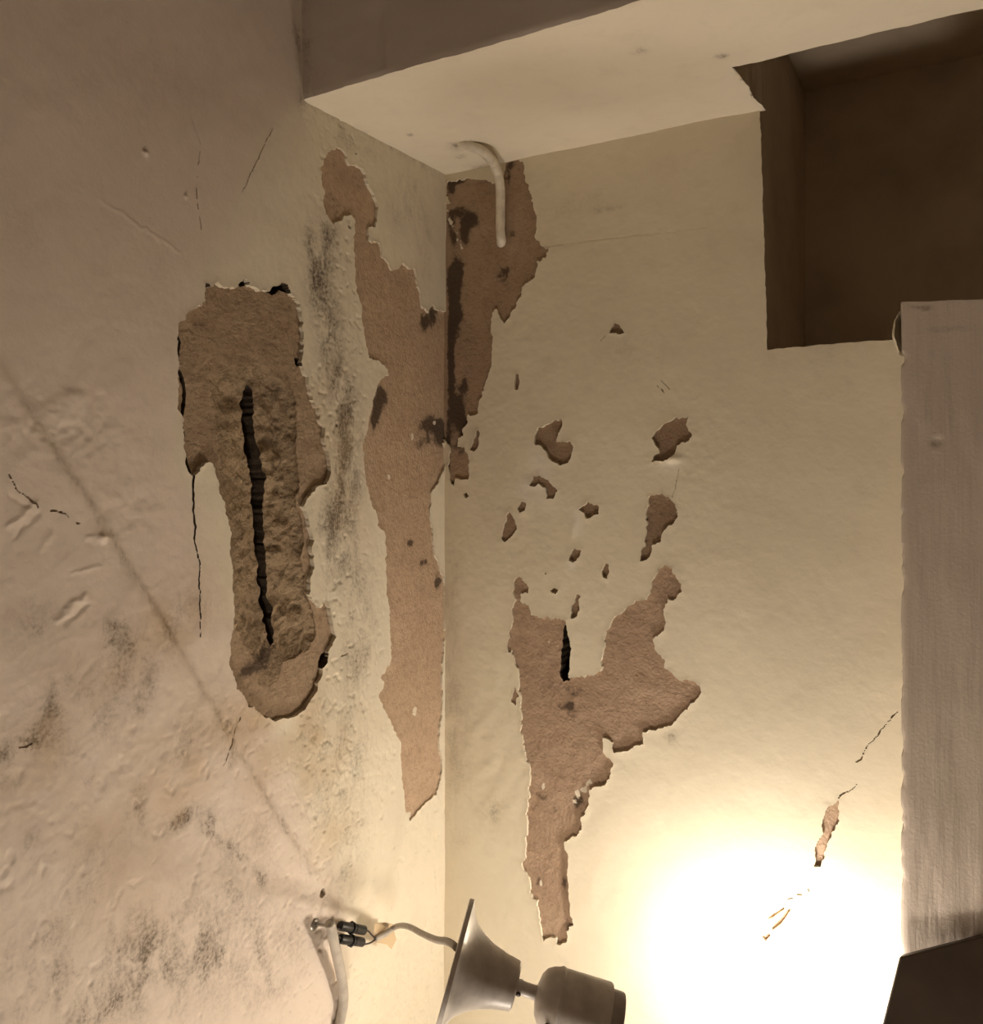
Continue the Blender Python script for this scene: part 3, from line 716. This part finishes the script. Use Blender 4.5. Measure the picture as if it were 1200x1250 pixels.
# lintel face
zl = np.concatenate([[0], np.linspace(0.004, 0.20, 46), [RZ - SOFFIT]])
nl = len(zl)
Vx = np.repeat(Xs[:, -1][:, None], nl, 1); Vy = np.repeat(Ys[:, -1][:, None], nl, 1); Vz = Zs[:, -1][:, None] + zl[None]
Vz[:, -1] = RZ
Vy[:, 1:] += -0.0012 + 0.0018 * fbm(Vx, Vz, 0.08, 3, 330)[:, 1:] + 0.0006 * fbm(Vx, Vz, 0.015, 3, 334)[:, 1:]
vid = np.arange(Vx.size).reshape(Vx.shape)
q = np.stack([vid[:-1, :-1], vid[1:, :-1], vid[1:, 1:], vid[:-1, 1:]], -1)
mo = np.zeros_like(Vx)
for px_, py_, rx, rz, a in ((553, 78, .006, .005, 1.2), (860, 14, .02, .003, .8), (760, 38, .03, .003, .7), (375, 60, .010, .08, .35), (368, 10, .006, .05, .3), (385, 110, .02, .02, .3)):
    lam = (-LINT - C2[1]) / (FW + RT * (px_ - 600) / FPX)[1]; p = pix(px_, py_, lam)
    mo += a * np.exp(-((Vx - p.x) / rx) ** 2 - ((Vz - p.z) / rz) ** 2)
lint = np_mesh('wall_lintel', np.stack([Vx, Vy, Vz], -1).reshape(-1, 3), q.reshape(-1, 4), 'paint_room', None, {'mold_shade': np.clip(mo, 0, 1).ravel(), 'tint': np.full(Vx.size, .4), 'damp_tone': np.zeros(Vx.size)})
tag(lint, kind='structure')

# ---- niche behind the back wall
ND = 0.36
nx = NX0 - 0.006
def sheet(name, a, b, c, d, mat, parent=None, nn=24, amp=0.002, seed=0):
    a, b, c, d = map(Vector, (a, b, c, d)); nrm = (b - a).cross(d - a).normalized(); V = []; F = []
    for i in range(nn + 1):
        for j in range(nn + 1):
            p = a.lerp(b, i / nn).lerp(d.lerp(c, i / nn), j / nn)
            w = amp * float(fbm(np.array([i * .5 + seed]), np.array([j * .5]), 1.7, 2, seed)[0]) if 0 < i < nn and 0 < j < nn else 0
            V.append(p + nrm * w)
    for i in range(nn):
        for j in range(nn):
            k = i * (nn + 1) + j; F.append((k, k + 1, k + nn + 2, k + nn + 1))
    return py_mesh(name, V, F, mat, parent, True)
niche = sheet('wall_niche', (nx, ND, NZ0 - .01), (RX, ND, NZ0 - .01), (RX, ND, NT + .02), (nx, ND, NT + .02), 'niche_plaster', None, 30, .004, 1)
tag(niche, kind='structure')
sheet('niche_side', (nx, 0.001, NZ0 - .01), (nx, ND, NZ0 - .01), (nx, ND, NT + .02), (nx, 0.001, NT + .02), 'niche_plaster', niche, 20, .003, 2)
sheet('niche_ceiling', (nx, -hy - .02, NT), (RX, -hy - .02, NT), (RX, ND, NT), (nx, ND, NT), 'niche_plaster', niche, 20, .002, 3)
sheet('niche_sill', (nx, 0.0, NZ0), (RX, 0.0, NZ0), (RX, ND, NZ0), (nx, ND, NZ0), 'niche_plaster', niche, 20, .002, 4)

# ---- masonry pier on the right, front face parallel to the back wall
PP = 0.070
def on_pier(px_, py_): return on_back(px_, py_, PP)
px0, pz1 = on_pier(1100, 368); _, pz2 = on_pier(1200, 366); px2, _ = on_pier(1200, 366)
PW = 0.42
slope = (pz2 - pz1) / (px2 - px0)
gu = np.concatenate([[0, .0015, .004], np.linspace(0.008, PW, 120)]); gz_ = np.concatenate([np.linspace(0, .86, 3)[:-1], np.linspace(0.86, 1, 2)[:-1], np.linspace(1.0, 2.0, 330)])
Uu, Zz = np.meshgrid(gu, gz_, indexing='ij')
Zt = Zz.copy()
top = pz1 + slope * np.clip(Uu, 0, 0.15) + 0.0015 * fbm(Uu, Uu * 0, 0.03, 2, 400)
Zt = np.where(Zz > 1.0, 1.0 + (Zz - 1.0) * (top - 1.0), Zz)
hp = 0.0018 * fbm(Uu, Zt * .4, 0.05, 3, 404) + 0.0007 * fbm(Uu * 6, Zt * .5, 0.03, 3, 408)
(ax, az), (bx, bz), (cx, cz) = on_pier(1143, 540), on_pier(1165, 490), on_pier(1195, 425)
e, t = seg_dist(Uu + px0, Zt, ax, az, cx, cz); hp += 0.0012 * np.exp(-(e / .007) ** 2) * (1 - .7 * t)
hp -= 0.003 * np.exp(-((Uu + px0 - ax) ** 2 + (Zt - az) ** 2) / .0045 ** 2)
arr = np.exp(-Uu / 0.0018)
chip = np.clip(fbm(Uu * 0, Zt, 0.02, 4, 420) - 0.06, 0, 1)
Ux = Uu + px0 + arr * (0.0012 * fbm(Uu * 0, Zt, 0.03, 3, 424) + 0.010 * chip)
hp -= arr * (0.0015 + 0.008 * chip)
for z_ in (on_pier(1098, 575)[1],): Ux += arr * 0.004 * np.exp(-((Zt - z_) / .006) ** 2)
vid = np.arange(Uu.size).reshape(Uu.shape)
q = np.stack([vid[:-1, :-1], vid[1:, :-1], vid[1:, 1:], vid[:-1, 1:]], -1).reshape(-1, 4)
V = np.stack([Ux, -(PP + hp), Zt], -1).reshape(-1, 3)
# sides and top going back through the wall plane
def back_strip(ids, yb, base):
    n = len(ids); P = V[ids].copy(); P[:, 1] = yb
    ii = np.arange(n - 1)
    return P, np.stack([ids[:-1], ids[1:], base + ii + 1, base + ii], -1)
P1, Q1 = back_strip(vid[0, :], 0.03, len(V)); P2, Q2 = back_strip(vid[-1, :], 0.03, len(V) + len(P1)); P3, Q3 = back_strip(vid[:, -1], 0.03, len(V) + len(P1) + len(P2))
V2 = np.concatenate([V, P1, P2, P3]); Q = np.concatenate([q, Q1, Q2, Q3])
at = {k: np.zeros(len(V2)) for k in ('tint', 'mold_shade', 'damp_tone')}
mo = np.zeros(len(V2))
for px_, py_, rx, rz, a in ((1113, 374, .004, .002, 1.2), (1122, 375, .004, .002, 1.0), (1132, 376, .005, .002, 1.2), (1160, 402, .02, .0025, .5), (1143, 539, .006, .003, .8), (1120, 540, .02, .05, .15)):  # dark spots at the top edge; shadow at the dent is painted in
    a0, a1 = on_pier(px_, py_); mo += a * np.exp(-((V2[:, 0] - a0) / rx) ** 2 - ((V2[:, 2] - a1) / rz) ** 2)
at['mold_shade'] = np.clip(mo, 0, 1)
pier = np_mesh('wall_pier', V2, Q, 'paint_pier', None, at); tag(pier, kind='structure')
edge_sharp(pier, 0.9)
# curl of torn paint at the pier's upper corner
V, F = [], []
for i, py_ in enumerate(np.linspace(379, 432, 19)):
    f = i / 18; w = math.sin(math.pi * min(max(f, .03), .97)) ** .6
    x_, z_ = on_pier(1100, py_)
    jx = .002 * vnoise(np.array([i * .9]), np.array([3.3]), 2)[0]
    V += [(x_ + .006, -PP + .030, z_), (x_ - .001 * w + jx, -PP + .030, z_), (x_ - .0070 * w + jx, -PP + .012, z_), (x_ - .0090 * w + jx, -PP + .002, z_), (x_ - .0065 * w + jx, -PP - .002, z_)]
for i in range(18):
    for k in range(4): F.append((i * 5 + k, i * 5 + k + 1, i * 5 + k + 6, i * 5 + k + 5))
curl = py_mesh('peeling_paint_curl', V, F, 'paint_back', pier, True)
tag(curl, 'pale curl of torn paint lifting off the pier edge')

# ---- rest of the room
def slab(name, a, b, c, d, mat):
    return tag(py_mesh(name, [a, b, c, d], [(0, 1, 2, 3)], mat), kind='structure')
slab('floor', (0, RY, 0), (RX, RY, 0), (RX, 0, 0), (0, 0, 0), 'floor_tile')
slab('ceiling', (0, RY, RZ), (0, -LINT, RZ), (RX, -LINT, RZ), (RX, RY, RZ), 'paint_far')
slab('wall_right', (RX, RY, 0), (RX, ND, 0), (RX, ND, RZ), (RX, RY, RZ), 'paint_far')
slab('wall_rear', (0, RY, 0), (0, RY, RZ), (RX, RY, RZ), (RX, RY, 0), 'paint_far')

# ------------------------------------------------------------------ things
# lit bulb on a small wall bracket, just at the foot of the view
bx_, bz_ = 0.55, 1.13
bp = Vector((bx_, -0.10, bz_))
lamp = empty('wall_light', (bx_, 0, bz_ - .16), 'lit bare bulb standing upright in a bracket holder on the back wall', 'lamp')
up = Vector((0, 0, 1))
parts = [lathe('bulb', bp, up, [(-.052, .013), (-.040, .016), (-.028, .022), (-.014, .028), (0, .030), (.012, .0275), (.021, .021), (.027, .012), (.030, 0)], 'lit_glass', None, 32),
         lathe('holder', bp, up, [(-.105, .010), (-.104, .019), (-.070, .021), (-.052, .019), (-.052, .012)], 'white_plastic'),
         tube('arm', [bp - up * .104, bp - up * .135, bp + Vector((0, .03, -.157)), Vector((bx_, -.008, bz_ - .16))], .006, 'steel'),
         lathe('backplate', Vector((bx_, 0.002, bz_ - .16)), Vector((0, -1, 0)), [(0, .045), (.006, .045), (.010, .038), (.011, 0)], 'white_plastic')]
adopt(lamp, *parts)

# added fill light: unseen globe on the floor, left of and below the viewer
gp = Vector((0.52, -0.88, 0.36))
gl = empty('fill_lamp', (gp.x, gp.y, 0), 'added unseen globe fill light on a short floor stand', 'lamp')
adopt(gl, lathe('globe', gp, up, [(.11 * -math.cos(a_), .11 * math.sin(a_)) for a_ in np.linspace(0, math.pi, 20)], 'fill_globe', None, 28),
      lathe('stem', Vector((gp.x, gp.y, .02)), up, [(0, .011), (.23, .011), (.231, .035), (.245, .035), (.246, 0)], 'steel', None, 20),
      lathe('base', Vector((gp.x, gp.y, 0)), up, [(0, 0), (0, .11), (.012, .11), (.02, .1), (.022, 0)], 'steel', None, 32))

# loose lamp fitting hanging by its cable
TC = 0.70
ax0 = pix(555, 1178, TC); ax1 = pix(755, 1178 + 200 * .345, TC * 0.976)
adir = (ax1 - ax0).normalized(); mpx = TC / FPX
fit = empty('lamp_fitting', ax0, 'unlit white lamp fitting with flared base hanging loose by its cable', 'lamp fitting')
sc = lambda pr: [(a * mpx, r * mpx) for a, r in pr]
parts = [edge_sharp(lathe('flared_base', ax0, adir, sc([(-3, 0), (-3, 72), (-2, 74), (3, 74), (4, 70), (8, 60), (14, 51), (24, 43), (40, 35), (58, 30), (76, 27), (78, 25), (78, 8)]), 'white_plastic')),
         lathe('neck', ax0, adir, sc([(74, 9), (84, 9), (86, 8), (100, 8), (104, 9), (108, 9)]), 'white_plastic', None, 24),
         edge_sharp(lathe('socket', ax0, adir, sc([(102, 0), (103, 10), (106, 22), (111, 29), (118, 33), (126, 35), (128, 36.5), (131, 36.5), (132, 35.5), (188, 37), (190, 36), (190, 29)]), 'white_plastic')),
         edge_sharp(lathe('collar', ax0, adir, sc([(188, 31), (204, 31), (206, 30), (206, 27), (190, 26)]), 'grey_plastic'))]
for a_, ang in ((122, 2.2), (150, 2.0), (82, 2.4)):
    d, u, v = frame_of(adir); rr = (35.5 if a_ > 100 else 8.5) * mpx
    for tst in range(1):
        toward = (Vector((C2[0], C2[1], EYE)) - ax0); toward = (toward - adir * toward.dot(adir)).normalized(); dn = adir.cross(toward)
        if dn.z > 0: dn = -dn
        nrm = (toward * math.cos(.9) + dn * math.sin(.9))
        parts.append(lathe('screw', ax0 + adir * a_ * mpx + nrm * rr, nrm, [(-.002, .0022), (.001, .0022), (.0016, .0014), (.0016, 0)], 'wire_dark', None, 12))
adopt(fit, *parts)

# cable from the loose fitting to the connectors
def lw(px_, py_, off): 
    u, z = on_left(px_, py_, off); return Vector((off, -u, z))
P = [lw(458, 1146, .03), lw(470, 1140, .034), lw(484, 1131, .045), pix(498, 1131, 1.06), pix(516, 1140, .94), pix(532, 1147, .83), pix(545, 1149, .755), pix(553, 1153, .715), pix(557, 1157, .703)]
sh = tube('cable', P, lambda f: .0040 - .0010 * f, 'cable_grey')
wires = []
for a_, b_ in (((444, 1137), 1), ((441, 1152), -1)):
    wires.append(tube('wire', [lw(a_[0] - 3, a_[1], .03), lw(a_[0] + 5, a_[1] - .5 * b_, .031), lw(453, 1145.5 - 5 * b_, .031), lw(458, 1146 - 1 * b_, .03), lw(464, 1144, .031)], .0012, 'wire_dark', None, 8))
V, F = [], []
tp = [(457, 1127), (470, 1126), (480, 1128), (482, 1140), (484, 1147), (478, 1159), (472, 1153), (456, 1150)]
for off in (.0265, .0285): V += [lw(*p, off) for p in tp]
n = len(tp); F = [tuple(range(n))[::-1], tuple(range(n, 2 * n))] + [(i, (i + 1) % n, n + (i + 1) % n, n + i) for i in range(n)]
for off in (.0395, .0410):
    pass
tape = py_mesh('tape', V, F, 'masking_tape'); tag(tape, 'yellowed strip of masking tape stuck to the cable end')
adopt(fit, sh)
bpy.context.view_layer.update()
adopt(sh, tape, *wires)
tag(sh, 'short grey cable with a taped end')

# feed cable hanging down the left wall
feed = empty('feed_cable', lw(403, 1128, .02), 'thick grey cable hanging down the left wall below the black connectors', 'cable')
P = [lw(402.5, 1127, .03), lw(405, 1136, .029), lw(411, 1165, .022), lw(418, 1200, .014), lw(419, 1225, .009), lw(414, 1252, .008), lw(405, 1290, .008), lw(402, 1380, .008), lw(402, 1480, .008)]
sh = tube('sheath', P, .0068, 'cable_grey')
wires = [tube('wire', [lw(404, 1130, .03), lw(409, 1133, .031), lw(413, 1134, .031), lw(420, 1133, .03)], .0013, 'wire_dark', None, 8),
         tube('wire', [lw(404, 1131, .03), lw(410, 1137, .031), lw(414, 1144, .031), lw(420, 1147, .03)], .0013, 'wire_dark', None, 8)]
adopt(feed, sh, *wires)
# connectors
for k, (p0, p1, lab) in enumerate((((415, 1130), (444, 1135.5), 'black plastic wire connector, upper of the pair on the wires'), ((415, 1146), (442, 1150), 'black plastic wire connector, lower of the pair on the wires'))):
    a_, b_ = lw(*p0, .03), lw(*p1, .03); d = (b_ - a_); Ln = d.length
    root = empty('wire_connector', a_, lab, 'connector'); root['group'] = 'black wire connectors'
    rr = .0060
    body = edge_sharp(lathe('body', a_, d, [(0, 0), (0, rr * .85), (.002, rr), (Ln * .42, rr), (Ln * .43, rr * .88), (Ln * .6, rr * .88), (Ln * .61, rr), (Ln, rr), (Ln, 0)], 'black_plastic', None, 20))
    ring = lathe('collar', a_ + d * .46, d, [(0, rr * .9), (0, rr * 1.25), (.003, rr * 1.25), (.003, rr * .9)], 'black_plastic', None, 20)
    ss = -1 if k else 1
    scw = lathe('screw', a_ + d * .5 + up * ss * rr, up * ss, [(-.002, .002), (.0025, .002), (.003, .0012), (.003, 0)], 'black_plastic', None, 10)
    adopt(root, body, ring, scw)
# pin the feed cable hangs from
pin = empty('wall_pin', lw(383, 1128, 0), 'thin metal pin with a round washer sticking out of the wall', 'pin')
pa = lw(383, 1128, 0); pb = lw(404, 1130, .026)
adopt(pin, tube('shaft', [pa - Vector((.01, 0, 0)), pa.lerp(pb, .5), pb], .0020, 'steel', None, 10),
      lathe('washer', pa - Vector((.002, 0, 0)), Vector((1, 0, 0)), [(0, .009), (.0045, .008), (.006, .005), (.006, .002)], 'steel', None, 20))

# white cable stub looping from soffit to wall
def sof(px_, py_, dz):
    lam = (SOFFIT - dz - EYE) / ((HOR - py_) / FPX); p = C2 + lam * (FW + RT * (px_ - 600) / FPX)
    return Vector((p[0], p[1], SOFFIT - dz))
def bw(px_, py_, off):
    u, z = on_back(px_, py_, off); return Vector((u, -off, z))
P = [sof(562, 172, -.004), sof(571, 177, .004), sof(586, 183, .010), sof(598, 193, .018), bw(606, 206, .030), bw(610.5, 226, .016), bw(611, 255, .010), bw(611, 280, .008), bw(612, 292, .006), bw(612, 297, -.004)]
wc = tube('cable_stub', P, .0075, 'cable_white', None, 18)
tag(wc, 'thick off-white cable looping from a hole in the soffit to the bare patch', 'cable')

# dark plank leaning in front of the pier
u_ = 0.7
TL = pix(1098, 1168, 1.33 * u_ - .01); E1 = pix(1077, 1250, 1.312 * u_ - .01); TR = pix(1200, 1142, 1.285 * u_ - .01)
dl = (E1 - TL); dl = dl * ((TL.z - 0.0) / -dl.z); dr = (TR - TL).normalized() * 0.24
nrm = dl.cross(dr).normalized()
if nrm.dot(Vector((C2[0], C2[1], EYE)) - TL) > 0: nrm = -nrm
th = nrm * .022
TR2 = TL + dr; BR = TR2 + dl * (TR2.z / TL.z)
v = [TL, TR2, BR, TL + dl]; v += [p + th for p in v]
pl = py_mesh('wooden_plank', v, [(0, 1, 2, 3), (7, 6, 5, 4), (0, 4, 5, 1), (1, 5, 6, 2), (2, 6, 7, 3), (3, 7, 4, 0)], 'dark_wood')
md = pl.modifiers.new('bevel', 'BEVEL'); md.width = .002; md.segments = 2
tag(pl, 'dark brown wooden plank leaning in front of the right-hand pier', 'plank')
